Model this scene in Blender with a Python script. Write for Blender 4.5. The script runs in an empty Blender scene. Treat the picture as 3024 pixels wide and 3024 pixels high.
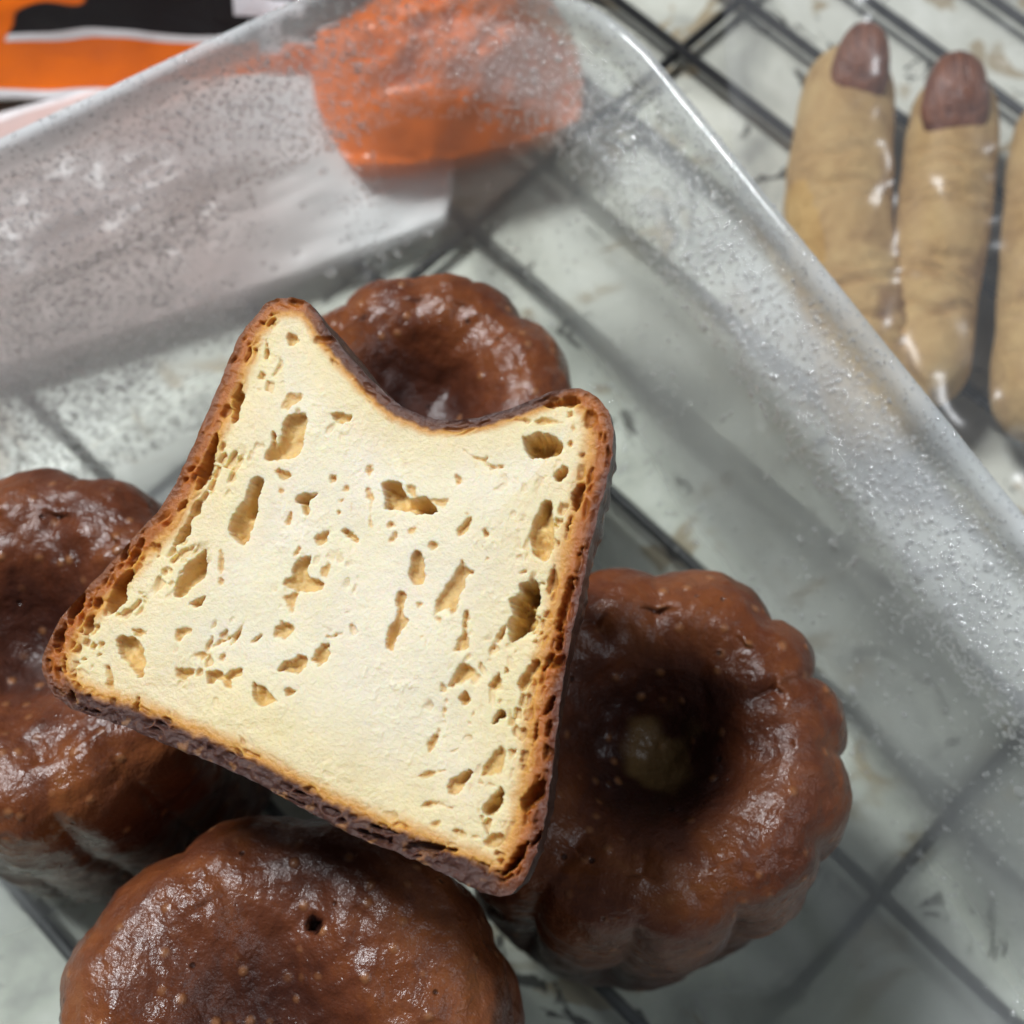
import bpy, bmesh, math, random
import numpy as np
from mathutils import Vector, Matrix

random.seed(7)
rng = np.random.default_rng(11)
SC = bpy.context.scene
COL = SC.collection

# ------------------------------------------------------------------ camera
CAM_H = 0.23
PITCH = math.radians(68.0)
FPX = 4226.0                      # focal length in photo pixels (photo is 3024 wide)
Fv = np.array([0, math.cos(PITCH), -math.sin(PITCH)])
Rv = np.array([1.0, 0, 0])
Uv = np.cross(Rv, Fv)
CP = np.array([0, 0, CAM_H])

def ray(px, py):
    return Fv + Rv * ((px - 1512) / FPX) + Uv * ((1512 - py) / FPX)

def hit_z(px, py, z):
    d = ray(px, py)
    return CP + d * ((z - CAM_H) / d[2])

cam = bpy.data.cameras.new("camera")
cam.sensor_width = 36
cam.lens = 36 * FPX / 3024
cam.clip_start = 0.005
cam.clip_end = 20
cam_o = bpy.data.objects.new("camera", cam)
cam_o.location = CP
cam_o.rotation_euler = (math.pi / 2 - PITCH, 0, 0)
COL.objects.link(cam_o)
SC.camera = cam_o
cam.dof.use_dof = True
cam.dof.focus_distance = 0.143
cam.dof.aperture_fstop = cam.lens / 1.85
cam.dof.aperture_blades = 0

# ------------------------------------------------------------------ world and lamps
w = bpy.data.worlds.new("World")
SC.world = w
w.use_nodes = True
w.node_tree.nodes["Background"].inputs[0].default_value = (0.80, 0.86, 1.0, 1)
w.node_tree.nodes["Background"].inputs[1].default_value = 0.085

def area(name, loc, target, size, power, color):
    l = bpy.data.lights.new(name, 'AREA')
    l.shape = 'RECTANGLE'
    l.size, l.size_y = size
    l.energy = power
    l.color = color
    o = bpy.data.objects.new(name, l)
    o.location = loc
    o.rotation_euler = (Vector(target) - Vector(loc)).to_track_quat('-Z', 'Y').to_euler()
    COL.objects.link(o)
    return o

area("ceiling_lamp", (-0.50, 0.44, 1.05), (0, 0.06, 0.05), (0.22, 0.30), 16.5, (0.94, 0.97, 1.0))
area("second_ceiling_lamp", (0.78, -0.12, 1.15), (0.0, 0.1, 0.05), (0.40, 0.40), 2.7, (0.86, 0.93, 1.0))

SC.view_settings.view_transform = 'Standard'
SC.view_settings.look = 'None'
SC.view_settings.exposure = 0.0
SC.view_settings.gamma = 1
SC.view_settings.use_curve_mapping = False
SC.cycles.use_light_tree = False
SC.cycles.max_bounces = 9
SC.cycles.transparent_max_bounces = 24
SC.cycles.transmission_bounces = 7
SC.cycles.sample_clamp_indirect = 8

# ------------------------------------------------------------------ numpy noise
def _hash(ix, iy, iz, seed):
    h = (ix.astype(np.int64) * 374761393 + iy.astype(np.int64) * 668265263 +
         iz.astype(np.int64) * 2147483647 + seed * 974634777) & 0xFFFFFFFF
    h = ((h ^ (h >> 13)) * 1274126177) & 0xFFFFFFFF
    h = ((h ^ (h >> 16)) * 2246822519) & 0xFFFFFFFF
    return ((h ^ (h >> 15)) & 0xFFFFFF) / float(0xFFFFFF)

def noise3(p, seed=0):
    """smooth value noise in -1..1, p is (n,3)"""
    f = np.floor(p)
    t = p - f
    t = t * t * (3 - 2 * t)
    ix, iy, iz = f[:, 0], f[:, 1], f[:, 2]
    out = 0
    for dx in (0, 1):
        wx = t[:, 0] if dx else 1 - t[:, 0]
        for dy in (0, 1):
            wy = t[:, 1] if dy else 1 - t[:, 1]
            for dz in (0, 1):
                wz = t[:, 2] if dz else 1 - t[:, 2]
                out = out + wx * wy * wz * _hash(ix + dx, iy + dy, iz + dz, seed)
    return out * 2 - 1

def fbm(p, seed=0, octaves=3):
    a, s, out = 1.0, 0.0, 0
    for k in range(octaves):
        out = out + a * noise3(p * (2.03 ** k) + 17.3 * k, seed + k)
        s += a
        a *= 0.5
    return out / s

def n2(x, y, freq, seed=0, octaves=1):
    p = np.stack([x.ravel() * freq, y.ravel() * freq, np.full(x.size, 0.37)], 1)
    return fbm(p, seed, octaves).reshape(x.shape)

def sstep(a, b, x):
    t = np.clip((x - a) / (b - a), 0, 1)
    return t * t * (3 - 2 * t)

# ------------------------------------------------------------------ object helpers
def tag(o, label=None, cat=None, group=None, kind=None):
    if label: o["label"] = label
    if cat: o["category"] = cat
    if group: o["group"] = group
    if kind: o["kind"] = kind
    return o

def empty(name, loc=(0, 0, 0), rz=0.0):
    o = bpy.data.objects.new(name, None)
    o.location = loc
    o.rotation_euler = (0, 0, rz)
    o.empty_display_size = 0.01
    COL.objects.link(o)
    return o

def mesh_obj(name, verts, faces, mat=None, parent=None, smooth=True, attrs=None):
    me = bpy.data.meshes.new(name)
    verts = np.asarray(verts, dtype=np.float32)
    if isinstance(faces, np.ndarray):
        nf, k = faces.shape
        me.vertices.add(len(verts))
        me.vertices.foreach_set("co", verts.ravel())
        me.loops.add(nf * k)
        me.loops.foreach_set("vertex_index", faces.astype(np.int32).ravel())
        me.polygons.add(nf)
        me.polygons.foreach_set("loop_start", np.arange(0, nf * k, k, dtype=np.int32))
        me.update(calc_edges=True)
    else:
        me.from_pydata([tuple(map(float, v)) for v in verts], [], [tuple(map(int, f)) for f in faces])
    me.validate()
    if smooth:
        me.polygons.foreach_set("use_smooth", np.ones(len(me.polygons), dtype=bool))
    for an, (kind, data) in (attrs or {}).items():
        a = me.attributes.new(an, kind, 'POINT')
        a.data.foreach_set("color" if kind == 'FLOAT_COLOR' else "value", np.asarray(data, dtype=np.float32).ravel())
    if mat: me.materials.append(mat)
    me.update()
    o = bpy.data.objects.new(name, me)
    COL.objects.link(o)
    if parent: o.parent = parent
    return o

def weld(o, d=1e-6):
    bm = bmesh.new(); bm.from_mesh(o.data)
    bmesh.ops.remove_doubles(bm, verts=bm.verts, dist=d)
    bm.to_mesh(o.data); bm.free(); o.data.update()

def grid_faces(nu, nv, wrap_u=False, flip=False):
    """vertices indexed u*nv+v"""
    u = np.arange(nu if wrap_u else nu - 1)
    v = np.arange(nv - 1)
    U, V = np.meshgrid(u, v, indexing='ij')
    U2 = (U + 1) % nu
    f = np.stack([U * nv + V, U2 * nv + V, U2 * nv + V + 1, U * nv + V + 1], -1).reshape(-1, 4)
    return f[:, ::-1].copy() if flip else f

# ------------------------------------------------------------------ node helper
class NT:
    def __init__(self, name):
        self.m = bpy.data.materials.new(name)
        self.m.use_nodes = True
        self.t = self.m.node_tree
        self.t.nodes.clear()
        self.out = self.t.nodes.new("ShaderNodeOutputMaterial")
    def n(self, typ, ins=None, **props):
        nd = self.t.nodes.new(typ)
        for k, v in props.items():
            setattr(nd, k, v)
        for k, v in (ins or {}).items():
            s = nd.inputs[k]
            if isinstance(v, bpy.types.NodeSocket): self.t.links.new(v, s)
            else: s.default_value = v
        return nd
    def coord(self, which='Object'):
        return self.n("ShaderNodeTexCoord").outputs[which]
    def noise(self, vec, scale, detail=3, rough=0.55, dist=0.0):
        return self.n("ShaderNodeTexNoise", {"Vector": vec, "Scale": scale, "Detail": detail, "Roughness": rough, "Distortion": dist}).outputs["Fac"]
    def ramp(self, fac, stops, interp='LINEAR'):
        nd = self.n("ShaderNodeValToRGB", {"Fac": fac})
        cr = nd.color_ramp
        cr.interpolation = interp
        while len(cr.elements) < len(stops): cr.elements.new(0.5)
        for e, (p, c) in zip(cr.elements, stops):
            e.position = p
            e.color = (c, c, c, 1) if isinstance(c, (int, float)) else (*c, 1)
        return nd.outputs["Color"]
    def mix(self, fac, a, b, blend='MIX'):
        nd = self.t.nodes.new("ShaderNodeMix")
        nd.data_type = 'RGBA'
        nd.blend_type = blend
        for i, v in ((0, fac), (6, a), (7, b)):
            s = nd.inputs[i]
            if isinstance(v, bpy.types.NodeSocket): self.t.links.new(v, s)
            elif i == 0: s.default_value = v
            else: s.default_value = (*v, 1)
        return nd.outputs[2]
    def math(self, op, a, b=0.0, c=0.0):
        nd = self.n("ShaderNodeMath", operation=op)
        for i, v in enumerate((a, b, c)):
            if isinstance(v, bpy.types.NodeSocket): self.t.links.new(v, nd.inputs[i])
            else: nd.inputs[i].default_value = v
        return nd.outputs[0]
    def bump(self, h, strength=0.5, dist=0.001, normal=None):
        ins = {"Height": h, "Strength": strength, "Distance": dist}
        if normal is not None: ins["Normal"] = normal
        return self.n("ShaderNodeBump", ins).outputs[0]
    def shader(self, s):
        self.t.links.new(s, self.out.inputs["Surface"])
        return self.m
    def mixs(self, fac, a, b):
        nd = self.n("ShaderNodeMixShader")
        if isinstance(fac, bpy.types.NodeSocket): self.t.links.new(fac, nd.inputs[0])
        else: nd.inputs[0].default_value = fac
        self.t.links.new(a, nd.inputs[1])
        self.t.links.new(b, nd.inputs[2])
        return nd.outputs[0]
    def attr(self, name, out="Fac"):
        return self.n("ShaderNodeAttribute", attribute_name=name).outputs[out]

# ------------------------------------------------------------------ materials
def mat_table():
    t = NT("marbled_tabletop")
    c = t.coord()
    base = t.ramp(t.noise(c, 40, 6, 0.62, 0.8), [(0.32, (0.34, 0.34, 0.30)), (0.48, (0.57, 0.57, 0.49)), (0.70, (0.75, 0.75, 0.67))])
    tan = t.ramp(t.noise(c, 62, 4, 0.55, 1.2), [(0.57, 0.0), (0.62, 0.8)])
    base = t.mix(tan, base, (0.33, 0.25, 0.14))
    blot = t.ramp(t.noise(c, 85, 5, 0.62, 1.6), [(0.615, 0.0), (0.645, 0.95)])
    base = t.mix(blot, base, (0.040, 0.036, 0.028))
    p = t.n("ShaderNodeBsdfPrincipled", {"Base Color": base, "Roughness": 0.35})
    return t.shader(p.outputs[0])

def mat_wire():
    t = NT("black_coated_wire")
    c = t.coord()
    p = t.n("ShaderNodeBsdfPrincipled", {"Base Color": (0.012, 0.012, 0.013, 1), "Roughness": 0.45,
            "Normal": t.bump(t.noise(c, 900, 2), 0.25, 0.0004)})
    return t.shader(p.outputs[0])

def mat_crust(name, seed, dark=0.70):
    """waxy caramel crust; 'tone' attribute 0 in the dimple .. 1 on the worn rim"""
    t = NT(name)
    c = t.n("ShaderNodeMapping", {"Vector": t.coord(), "Location": (seed * 0.37, seed * 0.11, seed * 0.23)}).outputs[0]
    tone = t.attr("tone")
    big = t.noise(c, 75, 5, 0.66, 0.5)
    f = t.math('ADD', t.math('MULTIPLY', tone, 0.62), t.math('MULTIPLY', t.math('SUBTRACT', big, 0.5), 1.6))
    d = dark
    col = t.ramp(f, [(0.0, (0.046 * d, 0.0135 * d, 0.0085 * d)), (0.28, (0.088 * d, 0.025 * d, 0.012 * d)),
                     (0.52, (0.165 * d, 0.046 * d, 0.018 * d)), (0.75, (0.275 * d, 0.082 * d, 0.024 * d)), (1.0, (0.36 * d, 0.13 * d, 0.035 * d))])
    # pale baked-in bubbles
    v = t.n("ShaderNodeTexVoronoi", {"Vector": c, "Scale": 420.0, "Randomness": 1.0})
    sel = t.ramp(v.outputs["Color"], [(0.50, 0.0), (0.60, 1.0)])
    spot = t.math('MULTIPLY', t.ramp(v.outputs["Distance"], [(0.10, 1.0), (0.30, 0.0)]), sel)
    col = t.mix(t.math('MULTIPLY', spot, 0.7), col, (0.33, 0.14, 0.055))
    # dark pin pits
    v2 = t.n("ShaderNodeTexVoronoi", {"Vector": c, "Scale": 330.0, "Randomness": 1.0})
    sel2 = t.ramp(v2.outputs["Color"], [(0.60, 0.0), (0.66, 1.0)])
    pit = t.math('MULTIPLY', t.ramp(v2.outputs["Distance"], [(0.07, 1.0), (0.14, 0.0)]), sel2)
    col = t.mix(t.math('MULTIPLY', pit, 0.8), col, (0.016, 0.006, 0.005))
    # pale unbaked spot at the bottom of a dimple
    col = t.mix(t.attr("pale"), col, (0.30, 0.19, 0.07))
    # greasy dull film
    film = t.ramp(t.noise(c, 55, 5, 0.7, 0.8), [(0.50, 0.0), (0.72, 1.0)])
    col = t.mix(t.math('MULTIPLY', film, 0.08), col, (0.26, 0.15, 0.13))
    h = t.math('ADD', t.math('MULTIPLY', t.noise(c, 260, 5, 0.62), 1.0), t.math('MULTIPLY', spot, 0.25))
    h = t.math('SUBTRACT', h, t.math('MULTIPLY', pit, 0.5))
    nrm = t.bump(h, 0.55, 0.0011)
    nrm = t.bump(t.noise(c, 1500, 3, 0.6), 0.55, 0.0002, nrm)
    rough = t.ramp(t.noise(c, 90, 4, 0.6), [(0.3, 0.22), (0.7, 0.44)])
    p = t.n("ShaderNodeBsdfPrincipled", {"Base Color": col, "Roughness": rough, "Normal": nrm, "IOR": 1.46, "Specular IOR Level": 0.36,
            "Subsurface Weight": 0.08, "Subsurface Scale": 0.0015, "Subsurface Radius": (1.0, 0.35, 0.15),
            "Coat Weight": 0.22, "Coat Roughness": 0.10, "Coat Normal": nrm})
    return t.shader(p.outputs[0])

def mat_crumb():
    t = NT("custard_crumb")
    c = t.coord()
    col = t.attr("col", "Color")
    fine = t.noise(c, 2800, 4, 0.65)
    nrm = t.bump(t.noise(c, 900, 3, 0.6), 0.16, 0.0003)
    nrm = t.bump(fine, 0.70, 0.00022, nrm)
    wet = t.attr("wet")
    rough = t.math('SUBTRACT', 0.50, t.math('MULTIPLY', wet, 0.26))
    p = t.n("ShaderNodeBsdfPrincipled", {"Base Color": col, "Roughness": rough, "Normal": nrm, "IOR": 1.40,
            "Subsurface Weight": 0.6, "Subsurface Scale": 0.0020, "Subsurface Radius": (1.0, 0.62, 0.22)})
    return t.shader(p.outputs[0])

def mat_glass():
    """clear wall under a film of condensation; 'fog' attribute = how thick the film is"""
    t = NT("fogged_glass")
    fog = t.attr("fog")
    clear = t.n("ShaderNodeBsdfTransparent", {"Color": (0.965, 0.98, 0.97, 1)}).outputs[0]
    scat = t.n("ShaderNodeBsdfRefraction", {"Color": (0.96, 0.97, 0.96, 1), "Roughness": 0.48, "IOR": 1.08}).outputs[0]
    mist = t.mixs(t.attr("back"), t.n("ShaderNodeBsdfDiffuse", {"Color": (0.84, 0.87, 0.88, 1)}).outputs[0],
                  t.n("ShaderNodeBsdfTranslucent", {"Color": (0.84, 0.87, 0.88, 1)}).outputs[0])
    film = t.mixs(t.attr("mist"), scat, mist)
    body = t.mixs(fog, clear, film)
    gl = t.n("ShaderNodeBsdfGlossy", {"Color": (1, 1, 1, 1), "Roughness": 0.06}).outputs[0]
    lw = t.n("ShaderNodeLayerWeight", {"Blend": 0.5}).outputs["Facing"]
    fr = t.math('ADD', 0.035, t.math('MULTIPLY', t.math('POWER', lw, 4.5), 0.65))
    return t.shader(t.mixs(fr, body, gl))

def mat_water():
    t = NT("water_droplets")
    a = t.n("ShaderNodeBsdfTransparent").outputs[0]
    b = t.mixs(0.35, t.n("ShaderNodeBsdfDiffuse", {"Color": (0.92, 0.94, 0.95, 1)}).outputs[0], t.n("ShaderNodeBsdfTranslucent", {"Color": (0.92, 0.94, 0.95, 1)}).outputs[0])
    gl = t.n("ShaderNodeBsdfGlossy", {"Color": (1, 1, 1, 1), "Roughness": 0.10}).outputs[0]
    rf = t.n("ShaderNodeBsdfRefraction", {"Color": (1, 1, 1, 1), "Roughness": 0.0, "IOR": 1.25}).outputs[0]
    lw = t.n("ShaderNodeLayerWeight", {"Blend": 0.5}).outputs["Facing"]
    fr = t.math('ADD', 0.11, t.math('MULTIPLY', t.math('POWER', lw, 5.0), 0.3))
    body = t.mixs(0.35, a, rf)
    return t.shader(t.mixs(fr, t.mixs(t.math('ADD', 0.14, t.math('MULTIPLY', lw, 0.22)), body, b), gl))

M_TABLE, M_WIRE, M_CRUMB, M_GLASS, M_WATER = mat_table(), mat_wire(), mat_crumb(), mat_glass(), mat_water()

# ------------------------------------------------------------------ table
TABLE_Z = 0.0066
me_v = [(-3, -3, TABLE_Z), (3, -3, TABLE_Z), (3, 3, TABLE_Z), (-3, 3, TABLE_Z)]
tag(mesh_obj("tabletop", me_v, [(0, 1, 2, 3)], M_TABLE, smooth=False), kind="structure")

# ------------------------------------------------------------------ wire rack
def tube(p0, p1, r, seg=10):
    p0, p1 = Vector(p0), Vector(p1)
    q = (p1 - p0).to_track_quat('Z', 'Y')
    L = (p1 - p0).length
    vs, fs = [], []
    for z in (0, L):
        for k in range(seg):
            a = 2 * math.pi * k / seg
            vs.append(p0 + q @ Vector((r * math.cos(a), r * math.sin(a), z)))
    for k in range(seg):
        fs.append((k, (k + 1) % seg, seg + (k + 1) % seg, seg + k))
    fs.append(tuple(range(seg))[::-1]); fs.append(tuple(range(seg, 2 * seg)))
    return vs, fs

s2 = math.sqrt(0.5)
RACK_Z = 0.0125
rack = tag(empty("wire_rack", (0.05, 0.1, 0)), "black wire cooling rack under the glass dish and the biscuits", "cooling rack")
def rack_part(name, p0, p1, r):
    off = Vector((0.05, 0.1, 0))
    v, f = tube(Vector(p0) - off, Vector(p1) - off, r)
    return mesh_obj(name, v, f, M_WIRE, rack)
sums = [0.336, 0.312, 0.2875, 0.2633, 0.2393, 0.2149, 0.189, 0.163, 0.136, 0.1085, 0.0817, 0.027, 0.003, -0.022, -0.0462, -0.071]
difs = [-0.20, -0.028, 0.152, 0.245]
d0, d1 = difs[0], difs[-1]
for s in sums:                      # x + y = s
    rack_part("wire", ((s - d0) / 2, (s + d0) / 2, RACK_Z - 0.0012), ((s - d1) / 2, (s + d1) / 2, RACK_Z - 0.0012), 0.00105)
for d in difs:                      # y - x = d
    s0, s1 = sums[-1], sums[0]
    rack_part("cross_wire", ((s0 - d) / 2, (s0 + d) / 2, RACK_Z - 0.0031), ((s1 - d) / 2, (s1 + d) / 2, RACK_Z - 0.0031), 0.0010)
for s in (sums[0], sums[-1]):
    for d in (d0, d1):
        rack_part("foot", ((s - d) / 2, (s + d) / 2, TABLE_Z), ((s - d) / 2, (s + d) / 2, RACK_Z - 0.004), 0.0022)

# ------------------------------------------------------------------ glass dish
DL, DW, DMAX = 0.220, 0.195, 0.0310
CORNER = np.array([0.0018, 0.1585])
AV = math.radians(-58.5)
ev = np.array([math.cos(AV), math.sin(AV)])
el = np.array([math.cos(AV - math.pi / 2), math.sin(AV - math.pi / 2)])
dc = CORNER + ev * DW / 2 + el * DL / 2
dish = tag(empty("glass_dish", (dc[0], dc[1], 0), AV - math.pi / 2),
           "clear rectangular glass dish fogged with condensation, holding the brown cakes", "glass dish")
IN_PROF = [(0.0, 0.0170), (0.004, 0.0173), (0.0078, 0.0184), (0.0110, 0.0206), (0.0134, 0.0240), (0.0150, 0.029), (0.0174, 0.040),
           (0.0196, 0.051), (0.0208, 0.0580), (0.0216, 0.0602), (0.0232, 0.0630), (0.0252, 0.0660), (0.0264, 0.0676), (0.0272, 0.0684),
           (0.0279, 0.0690), (0.0282, 0.0700), (0.0284, 0.0730)]
OUT_PROF = [(0.0288, 0.0745), (0.0296, 0.0751), (0.0304, 0.0747), (0.0309, 0.0735), (0.0310, 0.0715), (0.0307, 0.0690), (0.0298, 0.0670),
            (0.0282, 0.0645), (0.0265, 0.0610), (0.0236, 0.045), (0.0206, 0.030), (0.0180, 0.0215), (0.0150, 0.0160), (0.0110, 0.0133),
            (0.0070, 0.0126), (0.0035, 0.0128), (0.0, 0.0138)]
def densify(prof, n):
    p = np.array(prof)
    s = np.concatenate([[0], np.cumsum(np.hypot(*np.diff(p, axis=0).T))])
    q = np.linspace(0, s[-1], n)
    return np.stack([np.interp(q, s, p[:, 0]), np.interp(q, s, p[:, 1])], 1)
HX, HY, CR = DL / 2 - DMAX, DW / 2 - DMAX, 0.005
NARC, NSTR = 18, 60
def perim(d):
    """rounded rectangle at offset d, with outward normals"""
    pts, nrm = [], []
    r = CR + d
    cs = [(HX - CR, HY - CR, 0), (-HX + CR, HY - CR, 90), (-HX + CR, -HY + CR, 180), (HX - CR, -HY + CR, 270)]
    for k, (cx, cy, a0) in enumerate(cs):
        for j in range(NARC + 1):
            a = math.radians(a0 + 90 * j / NARC)
            pts.append((cx + r * math.cos(a), cy + r * math.sin(a))); nrm.append((math.cos(a), math.sin(a)))
        nx = cs[(k + 1) % 4]
        a = math.radians(a0 + 90)
        p0 = np.array((cx + r * math.cos(a), cy + r * math.sin(a)))
        p1 = np.array((nx[0] + r * math.cos(a), nx[1] + r * math.sin(a)))
        for j in range(1, NSTR):
            q = p0 + (p1 - p0) * j / NSTR
            pts.append(tuple(q)); nrm.append((math.cos(a), math.sin(a)))
    return np.array(pts), np.array(nrm)
prof = np.concatenate([densify(IN_PROF, 60), densify(OUT_PROF, 50)])
NP_ = len(perim(0)[0])
V = np.zeros((NP_, len(prof), 3))
for j, (d, z) in enumerate(prof):
    p, _ = perim(d)
    V[:, j, :2] = p
    V[:, j, 2] = z
fog = np.zeros((NP_, len(prof))); mist = np.full((NP_, len(prof)), 0.4)
zin = prof[:60, 1]
rz_ = AV - math.pi / 2
WX = dc[0] + V[..., 0] * math.cos(rz_) - V[..., 1] * math.sin(rz_)
WY = dc[1] + V[..., 0] * math.sin(rz_) + V[..., 1] * math.cos(rz_)
fn = fbm(np.stack([WX.ravel() * 50, WY.ravel() * 50, V[..., 2].ravel() * 50], 1), 201, 3).reshape(WX.shape)
leftw = sstep(-0.015, -0.055, WX) * sstep(0.045, 0.075, WY)
fi = (0.08 + 0.60 * sstep(0.0185, 0.034, zin))[None] * np.ones((NP_, 1))
fi = fi * (1 - 0.10 * leftw[:, :60]) * (1 + 0.55 * fn[:, :60]) + 0.06 * leftw[:, :60] * sstep(0.020, 0.030, zin)[None] * sstep(0.056, 0.045, zin)[None]
bev = (sstep(0.0575, 0.061, zin) * sstep(0.0695, 0.0675, zin))[None]
lip = sstep(0.0700, 0.0722, zin)[None]
fi = fi * (1 - bev) + bev * (0.60 + 0.40 * fn[:, :60])
fi = fi * (1 - lip) + lip * (0.50 + 0.5 * fn[:, :60])
orz = (sstep(-0.045, -0.02, WX) * sstep(0.095, 0.12, WY))[:, :60]
fi = fi * (1 - 0.40 * orz * (1 - lip))
low = sstep(0.024, 0.017, zin)[None]
rightlow = sstep(0.020, 0.050, WX) * sstep(0.075, 0.030, WY)
fi = fi + low * (0.80 * leftw[:, :60] + 0.80 * rightlow[:, :60])
fog[:, :60] = np.clip(fi, 0.04, 0.92)
mist[:, :60] = 0.42 + 0.43 * bev + 0.43 * lip + 0.34 * leftw[:, :60] * (1 - bev) * (1 - lip)
fog[:, 60:66] = np.clip(0.48 + 0.6 * fn[:, 60:66], 0.1, 0.9); mist[:, 60:66] = 0.85
fog[:, 66:] = 0.04
back = np.full((NP_, len(prof)), 0.5); back[:, :60] = 0.50 - 0.35 * np.maximum(bev, lip); back[:, 60:66] = 0.2
# front right end of the dish is wetter, the back left wall too
fs_ = grid_faces(NP_, len(prof), wrap_u=True, flip=True)
Vf = V.reshape(-1, 3)
fl = [tuple(f) for f in fs_]
L_ = len(prof)
KR = 14
fogl = [fog.ravel()]; vl = [Vf]; nbase = len(Vf)
inner_ring = np.arange(NP_) * L_
prev = inner_ring
for k in range(1, KR + 1):
    sc = 1 - k / (KR + 1.0)
    rv = V[:, 0, :].copy(); rv[:, 0] *= sc; rv[:, 1] *= sc
    wx_, wy_ = WX[:, 0], WY[:, 0]
    wx_ = dc[0] + (wx_ - dc[0]) * sc; wy_ = dc[1] + (wy_ - dc[1]) * sc
    dr = (wx_ - CORNER[0]) * ev[1] - (wy_ - CORNER[1]) * ev[0]
    fk = 0.16 + 0.74 * np.maximum(sstep(0.047, 0.034, dr), sstep(0.026, 0.008, wy_) * (wx_ > 0.03)) + 0.10 * n2(wx_, wy_, 70, 77, 2)
    db = (wx_ - CORNER[0]) * -ev[0] + (wy_ - CORNER[1]) * -ev[1]
    fk = fk + 0.75 * sstep(-0.085, -0.055, db) * sstep(0.0, -0.03, wx_)
    fogl.append(np.clip(fk, 0.03, 0.90)); vl.append(rv)
    cur = nbase + (k - 1) * NP_ + np.arange(NP_)
    for u in range(NP_):
        u2 = (u + 1) % NP_
        fl.append((cur[u], prev[u], prev[u2], cur[u2]))
    prev = cur
Vf = np.concatenate(vl)
ci = len(Vf); co = ci + 1
Vf = np.concatenate([Vf, [[0, 0, 0.0170], [0, 0, 0.0138]]])
for u in range(NP_):
    u2 = (u + 1) % NP_
    fl.append((ci, prev[u], prev[u2]))
    fl.append((co, u2 * L_ + L_ - 1, u * L_ + L_ - 1))
ring_fog = fogl[1]
fogv = np.concatenate(fogl + [[0.08, 0.0]])
extra = np.clip(np.concatenate(fogl[1:] + [[0.3, 0.3]]) * 1.05, 0.4, 0.9)
mistv = np.concatenate([mist.ravel(), extra]); backv = np.concatenate([back.ravel(), extra + 0.2])
mesh_obj("dish_body", Vf, fl, M_GLASS, dish, attrs={"fog": ('FLOAT', fogv), "mist": ('FLOAT', mistv), "back": ('FLOAT', backv)})

# droplets on the inside of the wall, the bevel and the lip: one part, too many to count
def unit_drop(seg=6, rings=2):
    vs = [(0, 0, 1)]
    fs = []
    for i in range(1, rings + 1):
        a = math.pi / 2 * i / rings
        for k in range(seg):
            b = 2 * math.pi * (k + 0.5 * i) / seg
            vs.append((math.sin(a) * math.cos(b), math.sin(a) * math.sin(b), math.cos(a)))
    for k in range(seg):
        fs.append((0, 1 + k, 1 + (k + 1) % seg))
    for i in range(rings - 1):
        o1, o2 = 1 + i * seg, 1 + (i + 1) * seg
        for k in range(seg):
            k2 = (k + 1) % seg
            fs.append((o1 + k, o2 + k, o1 + k2)); fs.append((o1 + k2, o2 + k, o2 + k2))
    return np.array(vs), np.array(fs)

def dish_point(uu, tt):
    """uu perimeter index (float), tt profile index on inner profile -> local pos, normal into the dish"""
    u0 = np.floor(uu).astype(int) % NP_
    u1 = (u0 + 1) % NP_
    fu = (uu - np.floor(uu))[:, None]
    t0 = np.clip(np.floor(tt).astype(int), 0, 68)
    ft = (tt - t0)[:, None]
    a = V[u0, t0] * (1 - fu) + V[u1, t0] * fu
    b = V[u0, t0 + 1] * (1 - fu) + V[u1, t0 + 1] * fu
    p = a * (1 - ft) + b * ft
    du = V[u1, t0] - V[u0, t0]
    dt = b - a
    n = np.cross(dt, du)
    n /= np.linalg.norm(n, axis=1)[:, None] + 1e-12
    c = np.stack([-p[:, 0], -p[:, 1], np.full(len(p), 0.09) - p[:, 2]], 1)
    n *= np.sign((n * c).sum(1))[:, None]
    return p, n

def make_droplets(name, n, t_lo, t_hi, size, keep, flat=0.6, stretch=(1.0, 1.35)):
    # sample evenly along the perimeter length
    seglen = np.linalg.norm(np.roll(V[:, 40], -1, axis=0) - V[:, 40], axis=1)
    cum = np.concatenate([[0], np.cumsum(seglen)])
    s = rng.random(n) * cum[-1]
    uu = np.interp(s, cum, np.arange(NP_ + 1))
    tt = t_lo + (t_hi - t_lo) * rng.random(n)
    p, nr = dish_point(uu, tt)
    rz = dish.rotation_euler[2]
    wx = dc[0] + p[:, 0] * math.cos(rz) - p[:, 1] * math.sin(rz)
    wy = dc[1] + p[:, 0] * math.sin(rz) + p[:, 1] * math.cos(rz)
    k = rng.random(n) < keep(wx, wy, p, tt)
    p, nr = p[k], nr[k]
    m = len(p)
    r = size(m)
    up = np.array([0.3, 0.1, 0.95])
    tx = np.cross(nr, up); tx /= np.linalg.norm(tx, axis=1)[:, None] + 1e-9
    ty = np.cross(nr, tx)
    dv, df = unit_drop()
    st = stretch[0] + (stretch[1] - stretch[0]) * rng.random(m)
    vv = p[:, None, :] - nr[:, None, :] * (0.12 * r)[:, None, None] + r[:, None, None] * (
        tx[:, None, :] * dv[None, :, 0:1] + ty[:, None, :] * dv[None, :, 1:2] * st[:, None, None] + nr[:, None, :] * dv[None, :, 2:3] * flat)
    ff = (df[None] + (np.arange(m) * len(dv))[:, None, None]).reshape(-1, 3)
    o = mesh_obj(name, vv.reshape(-1, 3), ff, M_WATER, dish)
    tag(o, kind="stuff")
    return o

def pn(wx, wy, f, seed):
    return fbm(np.stack([wx * f, wy * f, np.full(len(wx), 0.2)], 1), seed, 3)

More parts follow.
